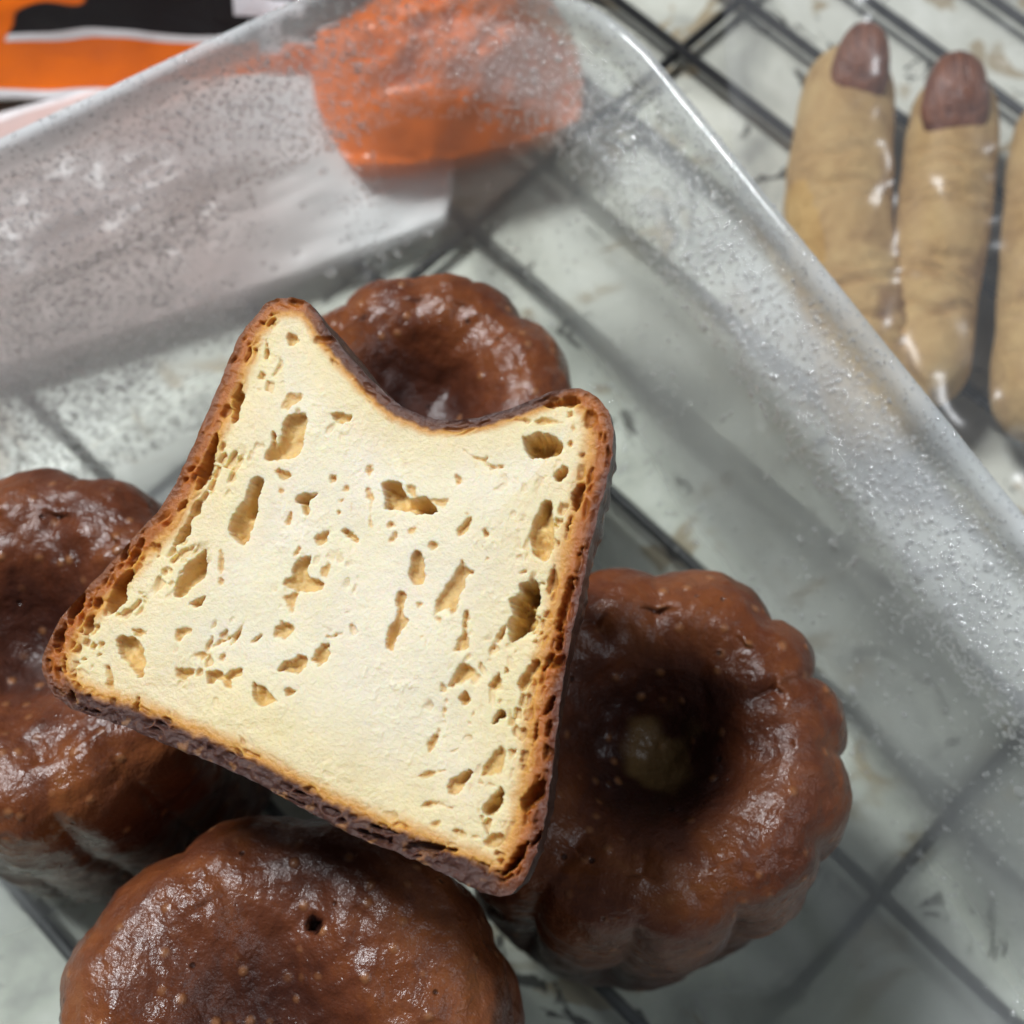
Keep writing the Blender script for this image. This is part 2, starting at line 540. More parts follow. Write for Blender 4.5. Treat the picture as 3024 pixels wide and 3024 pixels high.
inframe = lambda wx, wy: (wx > -0.13) & (wx < 0.10) & (wy > -0.02)
make_droplets("bevel_droplets", 42000, 41, 57, lambda m: 0.00019 + 0.00026 * rng.random(m) ** 2,
              lambda wx, wy, p, tt: np.where(inframe(wx, wy), 0.80, 0.0))
make_droplets("wall_droplets", 100000, 8, 43, lambda m: 0.00018 + 0.00034 * rng.random(m) ** 2,
              lambda wx, wy, p, tt: np.where(inframe(wx, wy), np.where((wx < -0.02) & (wy > 0.05), (0.22 + 0.70 * sstep(-0.02, -0.05, wx)) * sstep(-0.35, 0.10, fbm(np.stack([wx * 60, wy * 60, p[:, 2] * 75], 1), 3, 3)), 0.07 * sstep(0.0, 0.3, pn(wx, wy, 60, 5))), 0.0))
def floor_droplets(n):
    """beads lying on the dish floor along the back left wall"""
    lx = (rng.random(n) - 0.5) * 2 * HX; ly = -HY + rng.random(n) * 0.075
    wx = dc[0] + lx * math.cos(rz_) - ly * math.sin(rz_); wy = dc[1] + lx * math.sin(rz_) + ly * math.cos(rz_)
    k = (rng.random(n) < 0.9 * sstep(-0.010, -0.035, wx) * sstep(0.045, 0.065, wy) * sstep(-0.35, 0.15, pn(wx, wy, 70, 33)))
    lx, ly = lx[k], ly[k]; m = len(lx)
    r = 0.00022 + 0.00036 * rng.random(m) ** 2
    dv, df = unit_drop()
    P0 = np.stack([lx, ly, np.full(m, 0.01695)], 1)
    vv = P0[:, None, :] + r[:, None, None] * dv[None] * np.array([1, 1, 0.6])
    ff = (df[None] + (np.arange(m) * len(dv))[:, None, None]).reshape(-1, 3)
    tag(mesh_obj("floor_droplets", vv.reshape(-1, 3), ff, M_WATER, dish), kind="stuff")
floor_droplets(30000)
make_droplets("large_droplets", 700, 18, 58, lambda m: 0.00045 + 0.0006 * rng.random(m) ** 2,
              lambda wx, wy, p, tt: np.where(inframe(wx, wy), 0.40, 0.0), 0.5)
make_droplets("running_drops", 900, 10, 44, lambda m: 0.00022 + 0.00030 * rng.random(m) ** 2,
              lambda wx, wy, p, tt: np.where(inframe(wx, wy), 0.5 * sstep(0.0, 0.25, pn(wx, wy, 45, 15)), 0.0), 0.45, (1.5, 5.0))
make_droplets("lip_droplets", 13000, 57.5, 66, lambda m: 0.00014 + 0.00020 * rng.random(m),
              lambda wx, wy, p, tt: np.where(inframe(wx, wy), 0.7, 0.0))

# ------------------------------------------------------------------ whole cakes
FLOOR_Z = 0.0172
def lobes(phi, n, ph, sharp=0.55):
    """0 in the groove .. 1 on the rib crest"""
    return np.abs(np.sin(n / 2 * (phi + ph))) ** sharp

def make_cake(px, py, rim_z, seed, label, rbase=0.0268, rtop=0.0222, height=0.051, dimple=0.016, rz=0.0, pits=(), pale=0.0, bowl=1.0, crest=0.74, squash=1.0, amp=0.075, nl=12):
    c = hit_z(px, py, rim_z)
    # profile from the bottom edge, up the side, over the rim, into the dimple
    rr = crest * rtop
    P = [(0.0, 0.0), (rbase * 0.90, 0.0), (rbase * 0.985, 0.002), (rbase, 0.006), (rbase * 0.985, 0.014), (rbase * 0.965, 0.024), (rtop * 1.045, height * 0.68),
         (rtop * 1.02, height * 0.80), (rtop * 0.995, height * 0.87), (rtop * 0.965, height * 0.915), (rtop * 0.92, height * 0.953), ((rtop * 0.92 + rr) / 2, height * 0.988), (rr, height)]
    for k in range(1, 25):
        r = rr * (1 - k / 24)
        g = (r / rr) ** bowl
        P.append((r, height - dimple * (0.5 + 0.5 * math.cos(math.pi * g))))
    p = densify(P, 190)
    # smooth
    for _ in range(3):
        p[1:-1] = 0.25 * p[:-2] + 0.5 * p[1:-1] + 0.25 * p[2:]
    nphi = 300
    phi = np.linspace(0, 2 * math.pi, nphi, endpoint=False)
    PH, R = np.meshgrid(phi, p[:, 0], indexing='ij')
    Z = np.broadcast_to(p[:, 1][None], R.shape).copy()
    idx = np.arange(190)[None, :] * np.ones((nphi, 1))
    top = int(np.argmax(p[:, 1]))
    side = sstep(0.001, 0.008, Z) * np.where(idx <= top, 1, 0)
    inner = np.where(idx > top, sstep(0.0, 0.006, R), 0)
    fade = np.where(idx <= top, sstep(height + 0.001, height - 0.009, Z), 0)
    lb = lobes(PH, nl, rz + 0.16 * n2(np.cos(PH) * 1.0, np.sin(PH), 1.3, seed), 0.65)
    lobesize = 1 + 0.35 * n2(np.cos(PH), np.sin(PH), 2.2, seed + 40)
    R2 = R * (1 - amp * lobesize * (1 - lb) * (0.55 + 0.45 * fade) * side)
    # soft radial furrows run into the dimple
    Z = Z - 0.0012 * (1 - lb) * np.clip(lobesize * (0.6 + 1.2 * n2(np.cos(PH), np.sin(PH), 3.1, seed + 60)), 0, 2) * inner * sstep(0.45 * rtop, 0.72 * rtop, R)
    X = R2 * np.cos(PH) * squash
    Y = R2 * np.sin(PH)
    Q = np.stack([X, Y, Z], -1).reshape(-1, 3)
    tr, tz = np.gradient(p[:, 0]), np.gradient(p[:, 1])
    tl = np.hypot(tr, tz) + 1e-12
    nr_, nz_ = (tz / tl)[None, :], (-tr / tl)[None, :]
    nd = np.stack([np.cos(PH) * nr_, np.sin(PH) * nr_, nz_ * np.ones_like(PH)], -1).reshape(-1, 3)
    rr = sstep(0.0, 0.004, R).reshape(-1)
    disp = 0.0009 * fbm(Q * 85, seed, 2) + 0.00060 * fbm(Q * 300, seed + 5, 3)
    Q = Q + nd * (disp * rr)[:, None]
    # wavering rim height
    Q[:, 2] += 0.0010 * fbm(np.stack([np.cos(PH).ravel() * 1.6, np.sin(PH).ravel() * 1.6, np.zeros(PH.size)], 1), seed + 9, 2) * sstep(0.02, height, Q[:, 2]) * sstep(0.0, 0.008, R).ravel()
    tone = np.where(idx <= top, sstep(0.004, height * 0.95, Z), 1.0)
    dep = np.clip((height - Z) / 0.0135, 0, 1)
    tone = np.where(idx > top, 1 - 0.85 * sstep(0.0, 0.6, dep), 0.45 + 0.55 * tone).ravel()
    palev = np.zeros(len(Q))
    if pale: palev = (pale * sstep(0.0052, 0.0026, np.hypot(X - 0.001, Y) + 0.0030 * n2(X, Y, 330, seed, 2)) * (idx > top)).ravel()
    for (ax, ay, rad, dp) in pits:
        d = np.hypot(X.ravel() - ax, Y.ravel() - ay)
        k = sstep(rad, rad * 0.55, d) * (idx.ravel() > top - 60)
        Q[:, 2] -= dp * k
        tone = tone * (1 - 0.8 * k)
    Q = Q.reshape(nphi, 190, 3)
    # weld the pole columns
    V_ = Q.reshape(-1, 3)
    f = grid_faces(nphi, 190, wrap_u=True)
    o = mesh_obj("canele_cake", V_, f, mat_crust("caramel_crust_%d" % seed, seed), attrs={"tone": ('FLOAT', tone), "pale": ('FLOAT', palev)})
    weld(o, 2e-5)
    o.location = (c[0], c[1], FLOOR_Z)
    return tag(o, label, "cake", "whole fluted brown cakes in the dish")

RIM = FLOOR_Z + 0.0500
make_cake(1935, 2185, RIM, 1, "whole fluted brown cake to the right, half shaded, pale spot in its dimple", rz=0.12, pale=0.42, dimple=0.0115, rtop=0.0240, rbase=0.0247, bowl=0.85, crest=0.70, amp=0.10)
make_cake(1250, 1150, RIM - 0.002, 2, "whole fluted brown cake at the back, half hidden behind the cut cake", rz=0.3, dimple=0.0085, rtop=0.0200, rbase=0.0235, height=0.049, bowl=0.9, crest=0.70, amp=0.060)
make_cake(50, 1880, RIM, 3, "whole fluted brown cake at the left edge, partly cut off by the picture", rz=0.2, dimple=0.0085, rtop=0.0246, rbase=0.0256, bowl=0.8, crest=0.70)
make_cake(800, 3080, RIM, 4, "whole fluted brown cake in front, with one small round hole in its top", rz=0.05, dimple=0.0048, rtop=0.0258, rbase=0.0260,
          pits=((0.0040, 0.0122, 0.00105, 0.0026),), amp=0.045, bowl=0.8, crest=0.68)

# ------------------------------------------------------------------ the cut half cake
S19 = 3024 / 1932.0
OUT = [(478, 600), (500, 572), (535, 562), (570, 565), (592, 582), (620, 622), (650, 660), (690, 705), (730, 745), (775, 775), (830, 792), (890, 790),
       (950, 775), (1010, 752), (1060, 735), (1095, 733), (1122, 746), (1145, 770), (1157, 802), (1157, 840), (1150, 880), (1137, 940), (1120, 1000),
       (1107, 1060), (1095, 1120), (1082, 1180), (1068, 1250), (1059, 1310), (1051, 1370), (1045, 1430), (1037, 1490), (1030, 1540), (1018, 1590),
       (1000, 1640), (972, 1680), (938, 1690), (900, 1680), (850, 1655), (800, 1630), (750, 1610), (700, 1590), (650, 1568), (590, 1535), (540, 1508), (480, 1475),
       (430, 1452), (380, 1430), (330, 1410), (270, 1385), (210, 1362), (150, 1343), (110, 1318), (86, 1280), (80, 1240), (95, 1200), (120, 1160), (160, 1115),
       (200, 1072), (240, 1027), (280, 985), (310, 948), (335, 905), (355, 860), (375, 815), (395, 770), (410, 735), (427, 690), (445, 650), (462, 620)]
A_ = np.array([(835 - 590), -(793 - 1535)], float); A_ /= np.linalg.norm(A_)       # image right, image up
AXI = Rv * A_[0] + Uv * A_[1]
NXI = Rv * A_[1] - Uv * A_[0]
FN = -Fv - NXI * math.tan(math.radians(16)) + AXI * math.tan(math.radians(7))
FN /= np.linalg.norm(FN)
EX = NXI - FN * (NXI @ FN); EX /= np.linalg.norm(EX)
EY = np.cross(FN, EX)
ORI = CP + ray(620 * S19, 1130 * S19) / np.linalg.norm(ray(620 * S19, 1130 * S19)) * 0.1405
def to_plane(px, py):
    d = ray(px, py)
    q = CP + d * (((ORI - CP) @ FN) / (d @ FN))
    return ((q - ORI) @ EX, (q - ORI) @ EY)
def plane_poly(pts, off=(0, 0), s=1.0):
    return np.array([to_plane(off[0] + s * x, off[1] + s * y) for x, y in pts])
outl = plane_poly(OUT, s=S19)
base_c = np.array(to_plane(590 * S19, 1535 * S19)); top_c = np.array(to_plane(830 * S19, 792 * S19))

def catmull(P, k=6):
    n = len(P); out = []
    for i in range(n):
        p0, p1, p2, p3 = P[i - 1], P[i], P[(i + 1) % n], P[(i + 2) % n]
        for j in range(k):
            t = j / k
            out.append(0.5 * ((2 * p1) + (-p0 + p2) * t + (2 * p0 - 5 * p1 + 4 * p2 - p3) * t * t + (-p0 + 3 * p1 - 3 * p2 + p3) * t ** 3))
    return np.array(out)
oc = catmull(outl)
# slight raggedness of the cut edge
nx_ = np.roll(oc, -1, 0) - np.roll(oc, 1, 0)
nx_ = np.stack([nx_[:, 1], -nx_[:, 0]], 1); nx_ /= np.linalg.norm(nx_, axis=1)[:, None]
oc = oc + nx_ * (0.00016 * n2(oc[:, 0], oc[:, 1], 900, 3, 2) + 0.00012 * n2(oc[:, 0], oc[:, 1], 2500, 8))[:, None]

half = empty("half_canele_cake", tuple(ORI))
half.rotation_euler = Matrix((Vector(EX), Vector(EY), Vector(FN))).transposed().to_euler()
tag(half, "cut half of a brown cake lying on the others, creamy porous inside facing up", "cake")

def poly_sd(x, y, P):
    """signed distance to polygon (negative inside) and the index of the nearest segment"""
    d2 = np.full(x.shape, 1e9); inside = np.zeros(x.shape, bool); near = np.zeros(x.shape, int)
    n = len(P)
    for i in range(n):
        ax, ay = P[i]; bx, by = P[(i + 1) % n]
        ex, ey = bx - ax, by - ay
        t = np.clip(((x - ax) * ex + (y - ay) * ey) / (ex * ex + ey * ey + 1e-18), 0, 1)
        dx, dy = x - ax - t * ex, y - ay - t * ey
        q = dx * dx + dy * dy
        m = q < d2
        d2 = np.where(m, q, d2); near = np.where(m, i, near)
        if ay != by:
            c = ((ay > y) != (by > y)) & (x < (bx - ax) * (y - ay) / (by - ay) + ax)
            inside ^= c
    d = np.sqrt(d2)
    return np.where(inside, -d, d), near

PO = {}
PO['A'] = ((100, 1400), 0.4141, [
    (3, [(1600,30),(1635,60),(1600,150),(1600,260),(1550,420),(1490,515),(1395,420),(1410,320),(1500,180),(1560,60)]),
    (2, [(1185,195),(1195,250),(1130,340),(1100,430),(1010,520),(1005,470),(1080,350),(1120,260)]),
    (2.4, [(1225,535),(1235,680),(1205,750),(1130,790),(1080,860),(1000,865),(1010,760),(1070,670),(1140,600)]),
    (1.6, [(1235,865),(1190,950),(1130,960),(1115,920),(1160,885)]), (1.2, [(905,500),(900,590),(860,610),(870,560),(815,520),(850,490)]),
    (0.7, [(1320,540),(1355,570),(1355,760),(1320,770)]), (3, [(700,690),(655,820),(660,900),(560,1000),(515,980),(540,860),(600,740)]),
    (1.8, [(420,1000),(415,1100),(370,1155),(345,1100),(375,1020)]), (2, [(370,840),(350,950),(260,1040),(245,1000),(290,900)]),
    (1.4, [(490,880),(470,950),(430,945),(440,885)]), (1.2, [(680,1100),(760,1095),(800,1140),(720,1155)]), (1.3, [(500,1195),(480,1255),(450,1240),(455,1190)]),
    (1.7, [(580,1180),(690,1150),(780,1270),(785,1370),(750,1450),(640,1320)]), (1.8, [(215,1100),(200,1240),(160,1260),(150,1150)]),
    (1.6, [(230,1300),(225,1430),(190,1400),(190,1310)]), (1.0, [(500,1370),(540,1375),(575,1510),(550,1550),(480,1500),(520,1460)]),
    (1.2, [(300,1410),(290,1460),(250,1450),(260,1415)]), (1.6, [(270,1540),(300,1620),(240,1610),(240,1560)]), (0.8, [(390,1550),(425,1590),(380,1610),(360,1580)]),
    (1.8, [(330,1640),(430,1720),(390,1730),(320,1690)]), (1.5, [(130,1500),(210,1560),(190,1580),(135,1540)]), (0.8, [(575,1600),(585,1660),(545,1650),(530,1600)]),
    (1.0, [(745,1590),(745,1690),(770,1710),(680,1690),(710,1630)]), (2.2, [(500,1770),(620,1790),(750,1865),(650,1860),(530,1815)]),
    (1.0, [(1025,1100),(1115,1110),(1060,1170),(1050,1200),(1010,1190)]), (1.1, [(1530,990),(1500,1080),(1450,1180),(1390,1230),(1410,1180),(1260,1240),(1330,1180),(1450,1110)]),
    (1.3, [(1620,1140),(1600,1190),(1535,1220),(1550,1180)]), (1.2, [(1770,1055),(1870,1100),(1790,1160),(1690,1165),(1710,1110)]),
    (0.7, [(1115,1300),(1210,1260),(1265,1300),(1200,1320),(1190,1370),(1180,1310)]), (1.2, [(1010,1380),(1135,1400),(1080,1460),(1020,1460)]),
    (1.6, [(1220,1410),(1320,1410),(1350,1450),(1420,1400),(1485,1380),(1470,1430),(1400,1460),(1405,1525),(1345,1490),(1320,1465),(1250,1490)]),
    (1.5, [(1560,1490),(1620,1510),(1740,1615),(1700,1630),(1620,1655),(1575,1590)]), (1.3, [(1800,1530),(1900,1530),(1890,1560),(1800,1590)]),
    (0.6, [(1365,1660),(1430,1665),(1400,1680)]), (1.6, [(690,500),(640,610),(615,625),(650,520)]), (1.6, [(780,470),(750,580),(690,660),(680,620),(730,500)]),
    (1.2, [(640,640),(620,690),(595,680),(605,640)]), (1.0, [(595,645),(560,695),(545,685)]), (1.1, [(565,770),(540,825),(505,815),(520,770)]), (1.0, [(485,770),(470,835),(445,830)]),
    (1.3, [(800,380),(860,360),(770,430),(735,440)]), (1.2, [(1090,185),(1075,235),(1025,265),(1040,220)]),
    (2.4, [(1265,-120),(1255,0),(1220,70),(1155,105),(1190,20),(1215,-80)]), (0.8, [(485,1015),(465,1105),(450,1085),(470,1025)]),
    (1.2, [(700,720),(660,780),(650,760)]), (1.3, [(410,790),(400,850),(375,860),(385,800)]), (1.2, [(430,870),(410,930),(385,960),(395,890)])])
PO['B'] = ((700, 1200), 0.4141, [
    (2.0, [(430,40),(490,50),(485,160),(450,280),(440,330),(380,370),(200,380),(240,290),(240,180),(270,180),(290,270),(320,200),(345,90)]),
    (1.8, [(670,55),(720,40),(800,70),(790,105),(730,110),(690,80)]), (1.0, [(265,465),(320,440),(400,490),(330,525)]), (1.0, [(665,480),(705,485),(705,540),(665,535)]),
    (1.0, [(940,410),(970,450),(940,495),(905,465)]),
    (3.2, [(1030,555),(1075,535),(1160,560),(1200,640),(1265,660),(1340,650),(1415,715),(1400,755),(1240,755),(1150,735),(1060,720),(1060,640)]),
    (0.5, [(1190,560),(1260,560),(1290,640),(1400,650),(1510,660),(1480,720),(1400,700),(1250,650)]),
    (1.3, [(1550,480),(1600,500),(1605,565),(1560,565)]), (1.3, [(1610,295),(1680,350),(1780,365),(1800,410),(1920,420),(1830,460),(1750,400),(1650,350)]),
    (2.0, [(400,660),(480,625),(570,620),(500,690),(500,750),(465,755),(455,700)]), (0.8, [(380,740),(400,770),(370,840),(340,830)]), (1.0, [(720,735),(745,765),(715,790),(698,755)]),
    (0.6, [(920,580),(960,600),(990,660),(960,720),(965,870),(930,860),(930,750),(940,680),(915,640)]), (1.2, [(1100,810),(1130,850),(1090,865),(1065,835)]),
    (1.1, [(600,890),(660,880),(650,950),(590,990),(550,940)]), (1.5, [(770,875),(850,940),(850,970),(800,940),(735,900)]), (1.0, [(1130,885),(1145,930),(1110,980),(1060,960)]),
    (0.35, [(1210,870),(1290,845),(1270,910),(1210,910)]), (1.1, [(1640,795),(1685,800),(1640,880),(1580,940),(1570,890)]), (1.2, [(1770,870),(1800,910),(1780,940),(1755,900)]),
    (1.1, [(1380,950),(1435,985),(1410,1025),(1365,1010)]), (0.9, [(1765,975),(1760,1015),(1725,1015)]), (0.9, [(1780,1070),(1808,1090),(1768,1110)]),
    (0.7, [(430,990),(460,1020),(400,1070)]), (1.5, [(520,1070),(500,1170),(520,1220),(590,1240),(590,1300),(440,1310),(340,1260),(390,1210),(400,1120)]),
    (0.45, [(650,1100),(670,1150),(630,1230),(590,1180)]), (1.5, [(1240,1050),(1300,1030),(1325,1100),(1330,1230),(1290,1265),(1235,1220)]),
    (1.1, [(1600,1090),(1640,1150),(1715,1150),(1690,1200),(1640,1220),(1590,1380),(1540,1490),(1480,1450),(1400,1500),(1430,1370),(1500,1260),(1550,1190)]),
    (1.4, [(1150,1330),(1195,1340),(1185,1480),(1210,1530),(1150,1620),(1110,1740),(1060,1700),(1090,1580),(1130,1480),(1125,1400)]),
    (1.2, [(1625,1440),(1650,1480),(1640,1600),(1665,1725),(1540,1750),(1600,1640),(1600,1540)]), (0.7, [(330,1360),(430,1330),(425,1390),(400,1480),(365,1450)]),
    (1.4, [(610,1700),(660,1740),(640,1810),(580,1850),(545,1800)]), (1.6, [(370,1810),(480,1780),(500,1840),(440,1900),(380,1890),(290,1890),(320,1830)]),
    (0.8, [(640,1640),(715,1620),(700,1650)]), (1.3, [(1890,1570),(1920,1600),(1850,1720),(1800,1780),(1810,1700)]), (0.7, [(1400,1490),(1460,1500),(1450,1540),(1400,1520)]),
    (0.5, [(780,560),(800,600),(740,600)]), (0.5, [(1610,750),(1670,760),(1640,790)]), (0.5, [(720,670),(780,640),(740,685)]), (0.7, [(800,690),(828,690),(815,780),(800,790)]),
    (0.6, [(1300,1640),(1350,1620),(1320,1660)]), (0.7, [(1350,1665),(1360,1700),(1330,1720)]), (0.5, [(300,570),(340,600),(310,640),(285,600)]), (0.6, [(1280,1400),(1315,1405),(1285,1440)])])
PO['C'] = ((1300, 1100), 0.4658, [
    (4.5, [(530,410),(640,385),(760,440),(755,515),(640,540),(560,510)]), (2.2, [(715,640),(760,605),(805,610),(790,670),(740,685)]),
    (2.6, [(660,820),(705,830),(700,900),(715,960),(690,1175),(620,1160),(580,1080),(580,970),(620,890)]),
    (6.0, [(600,1330),(630,1370),(625,1470),(590,1500),(605,1600),(520,1670),(480,1690),(440,1700),(435,1610),(455,1530),(445,1440),(500,1400),(505,1350)]),
    (1.3, [(720,1215),(745,1260),(740,1350),(700,1415),(665,1400),(670,1310)]), (3, [(870,715),(920,710),(910,780),(860,870),(840,800)]), (2.5, [(820,925),(835,950),(800,1000),(795,970)]),
    (1.8, [(910,1090),(905,1130),(860,1190),(880,1110)]), (1.0, [(475,300),(530,285),(580,300),(540,325)]), (0.9, [(640,290),(780,310),(760,330),(615,325)]),
    (1.3, [(920,240),(985,250),(985,320),(930,370),(900,330)]), (0.9, [(840,335),(855,375),(822,388)]), (1.2, [(820,420),(845,430),(820,475),(805,460)]),
    (1.6, [(690,190),(830,150),(890,190),(860,205),(700,218),(650,200)]), (2.4, [(835,1290),(845,1400),(800,1560),(755,1640),(735,1600),(785,1420)]),
    (2.4, [(785,1600),(775,1740),(735,1760),(742,1680)]), (1.0, [(545,1255),(510,1282),(492,1270)]), (1.0, [(492,1755),(470,1805),(462,1770)]), (1.2, [(400,1860),(432,1885),(410,1912)]),
    (1.0, [(955,640),(940,730),(912,700),(930,640)]), (0.8, [(900,500),(928,510),(905,548),(878,525)]), (1.2, [(800,250),(840,255),(820,275)]), (0.7, [(440,1380),(455,1370),(430,1410),(415,1400)]),
    (1.6, [(720,1790),(690,1850),(660,1880),(680,1800)])])
PO['D'] = ((700, 1900), 0.5176, [
    (1.3, [(1290,110),(1370,160),(1290,220),(1205,250),(1230,190)]), (1.4, [(1490,170),(1500,220),(1460,260),(1445,230)]), (1.2, [(1535,135),(1552,165),(1518,172)]),
    (1.8, [(1690,100),(1730,100),(1680,200),(1625,270),(1610,220)]), (1.4, [(1300,275),(1325,320),(1295,345),(1265,310)]), (3, [(1510,380),(1532,410),(1480,445),(1450,460),(1465,410)]),
    (1.1, [(1490,310),(1512,325),(1490,352),(1473,330)]), (1.0, [(1160,485),(1140,570),(1080,650),(1090,560),(1130,500)]), (1.3, [(1500,590),(1530,650),(1510,740),(1420,765),(1390,740),(1420,670)]),
    (1.9, [(1320,725),(1325,760),(1280,830),(1220,870),(1200,830),(1215,780)]), (3.2, [(1500,820),(1520,850),(1500,910),(1460,970),(1410,975),(1405,930),(1450,880)]),
    (0.9, [(1010,750),(1180,715),(1160,740),(1010,775)]), (1.1, [(1050,930),(1080,900),(1160,905),(1240,930),(1220,960),(1140,930)]), (1.0, [(1430,1100),(1500,1080),(1530,1110),(1500,1165),(1430,1165),(1405,1130)]),
    (2.2, [(1000,1135),(1120,1140),(1240,1175),(1220,1190),(1010,1170)]), (3, [(1740,780),(1750,850),(1690,930),(1640,960),(1625,900),(1680,800)]),
    (4, [(1660,1130),(1640,1210),(1560,1300),(1510,1330),(1530,1270),(1600,1170)]), (1.8, [(1760,1060),(1740,1110),(1680,1160),(1690,1110)]), (1.2, [(1240,1060),(1300,1070),(1290,1110),(1230,1080)]),
    (0.9, [(1090,1030),(1160,1010),(1140,1060)]), (2, [(1810,300),(1800,370),(1750,400),(1770,330)]), (2, [(1790,440),(1790,520),(1755,530),(1760,460)]), (2, [(1760,580),(1810,635),(1760,665),(1750,620)]),
    (1.6, [(1720,430),(1710,530),(1680,600),(1690,500)]), (1.8, [(690,1060),(780,1090),(890,1135),(830,1138),(720,1105)]), (1.5, [(770,1040),(940,1085),(870,1092)]), (1.5, [(550,1070),(640,1090),(600,1112)]),
    (1.8, [(1870,70),(1860,120),(1800,140),(1810,90)]), (1.5, [(1780,80),(1765,140),(1742,150)]), (1.5, [(0,745),(110,790),(50,802)]), (1.6, [(130,828),(390,915),(330,914),(180,866)]),
    (1.3, [(1100,1200),(1170,1210),(1130,1228)]), (1.3, [(1200,1210),(1270,1225),(1240,1248)]), (0.6, [(1340,380),(1355,400),(1320,440)]), (0.8, [(1185,310),(1200,330),(1180,420),(1165,400)]),
    (0.8, [(1215,620),(1275,585),(1250,615)]), (1.2, [(1410,1310),(1460,1305),(1430,1335)]), (0.9, [(1340,1100),(1380,1102),(1350,1112)]), (1.2, [(1640,990),(1670,1000),(1650,1040),(1622,1040)]),
    (1.2, [(1690,1000),(1725,1005),(1700,1040),(1685,1035)])])
PO['E'] = ((500, 750), 0.7246, [
    (2.4, [(262,570),(300,570),(285,660),(258,690)]), (2.2, [(200,715),(185,840),(115,950),(120,880),(160,790)]), (1.4, [(480,320),(520,330),(510,370),(480,365)]),
    (0.6, [(480,560),(545,580),(500,630),(460,630)]), (0.8, [(600,330),(670,340),(640,370),(590,360)]), (1.2, [(780,400),(822,432),(800,450)]), (1.2, [(850,480),(882,540),(850,530)]),
    (1.0, [(420,258),(434,290),(412,288)]), (0.9, [(640,400),(700,450),(660,452)]), (1.2, [(395,350),(405,410),(385,440)]), (1.2, [(1640,640),(1650,660),(1620,665)])])

# face grid
STEP = 0.000105
x0, y0 = oc.min(0) - 2 * STEP
x1, y1 = oc.max(0) + 2 * STEP
gx = np.arange(x0, x1, STEP); gy = np.arange(y0, y1, STEP)
GX, GY = np.meshgrid(gx, gy, indexing='ij')
sd, near = poly_sd(GX, GY, oc)
dist = -sd                                          # metres inside the outline
# local crust thickness along the outline (photo px @1932): thicker at the base and the right
npts = len(oc)
arc = near / 6.0                                    # index into OUT
thick_keys = [(0, 34), (4, 26), (8, 26), (11, 22), (14, 24), (17, 40), (22, 44), (30, 46), (34, 52), (37, 46), (42, 40), (48, 46), (51, 44), (54, 50), (58, 46), (62, 44), (66, 40), (69, 34)]
PXM = 0.1405 / 2700.0
T = np.interp(arc, [k for k, _ in thick_keys], [v for _, v in thick_keys]) * PXM * 1.08
baseness = np.interp(arc, [33, 35.5, 50, 52.5], [0, 1, 1, 0])
dimpness = np.interp(arc, [3, 5, 13, 15], [0, 1, 1, 0])
rightness = np.interp(arc, [17, 20, 32, 35], [0, 1, 1, 0])
dn = dist / T + 0.16 * n2(GX, GY, 420, 21, 3) + 0.10 * n2(GX, GY, 1500, 22, 2)
H = np.zeros(GX.shape)
pore = np.zeros(GX.shape)
for key, (off, s, polys) in PO.items():
    for depth, pts in polys:
        P = catmull(plane_poly(pts, off, s), 3)
        lo, hi = P.min(0) - 0.0009, P.max(0) + 0.0009
        i0, i1 = np.searchsorted(gx, [lo[0], hi[0]]); j0, j1 = np.searchsorted(gy, [lo[1], hi[1]])
        if i1 - i0 < 2 or j1 - j0 < 2: continue
        sx, sy = GX[i0:i1, j0:j1], GY[i0:i1, j0:j1]
        q, _ = poly_sd(sx, sy, P)
        q = q - 0.00008 + 0.00022 * n2(sx, sy, 2600, 31, 2) + 0.00022 * n2(sx, sy, 1000, 32)
        wall = 0.00020 if depth > 1.3 else 0.00042
        floor = 0.85 + 0.55 * n2(sx, sy, 620, 33, 2)
        k = sstep(0.00002, -wall, q)
        dd = depth * 0.00095 * k * floor * (0.55 + 0.45 * sstep(0.0, -0.0009, q))
        H[i0:i1, j0:j1] = np.maximum(H[i0:i1, j0:j1], dd)
        pore[i0:i1, j0:j1] = np.maximum(pore[i0:i1, j0:j1], k)
        lip = sstep(0.00035, 0.00006, q) * (1 - k) * 0.00016 * np.clip(n2(sx, sy, 2100, 34) + 0.35, 0, 1)
        H[i0:i1, j0:j1] -= lip
# honeycomb of small cells inside the crust band: Worley cells stretched along the edge
def worley(u, v, seed):
    fu, fv = np.floor(u), np.floor(v)
    b1 = np.full(u.shape, 9.0); b2 = np.full(u.shape, 9.0)
    for a in (-1, 0, 1):
        for b in (-1, 0, 1):
            cu, cv = fu + a, fv + b
            px_ = cu + _hash(cu, cv, cu * 0 + 1, seed); py_ = cv + _hash(cu, cv, cu * 0 + 2, seed)
            q = np.hypot(u - px_, v - py_)
            b2 = np.where(q < b1, b1, np.minimum(b2, q)); b1 = np.minimum(b1, q)
    return b1, b2
seg = np.linalg.norm(np.roll(oc, -1, 0) - oc, axis=1)
cuml = np.concatenate([[0], np.cumsum(seg)])
ex_ = np.roll(oc, -1, 0) - oc
tpar = ((GX - oc[near, 0]) * ex_[near, 0] + (GY - oc[near, 1]) * ex_[near, 1]) / (seg[near] ** 2 + 1e-18)
S_ = cuml[near] + np.clip(tpar, 0, 1) * seg[near]
f1, f2 = worley(S_ / 0.0021 + 0.7 * n2(GX, GY, 450, 44, 2), dist / 0.00085 + 0.7 * n2(GX, GY, 450, 45, 2), 41)
cell = sstep(0.20, 0.46, f2 - f1 + 0.12 * n2(GX, GY, 1400, 49))
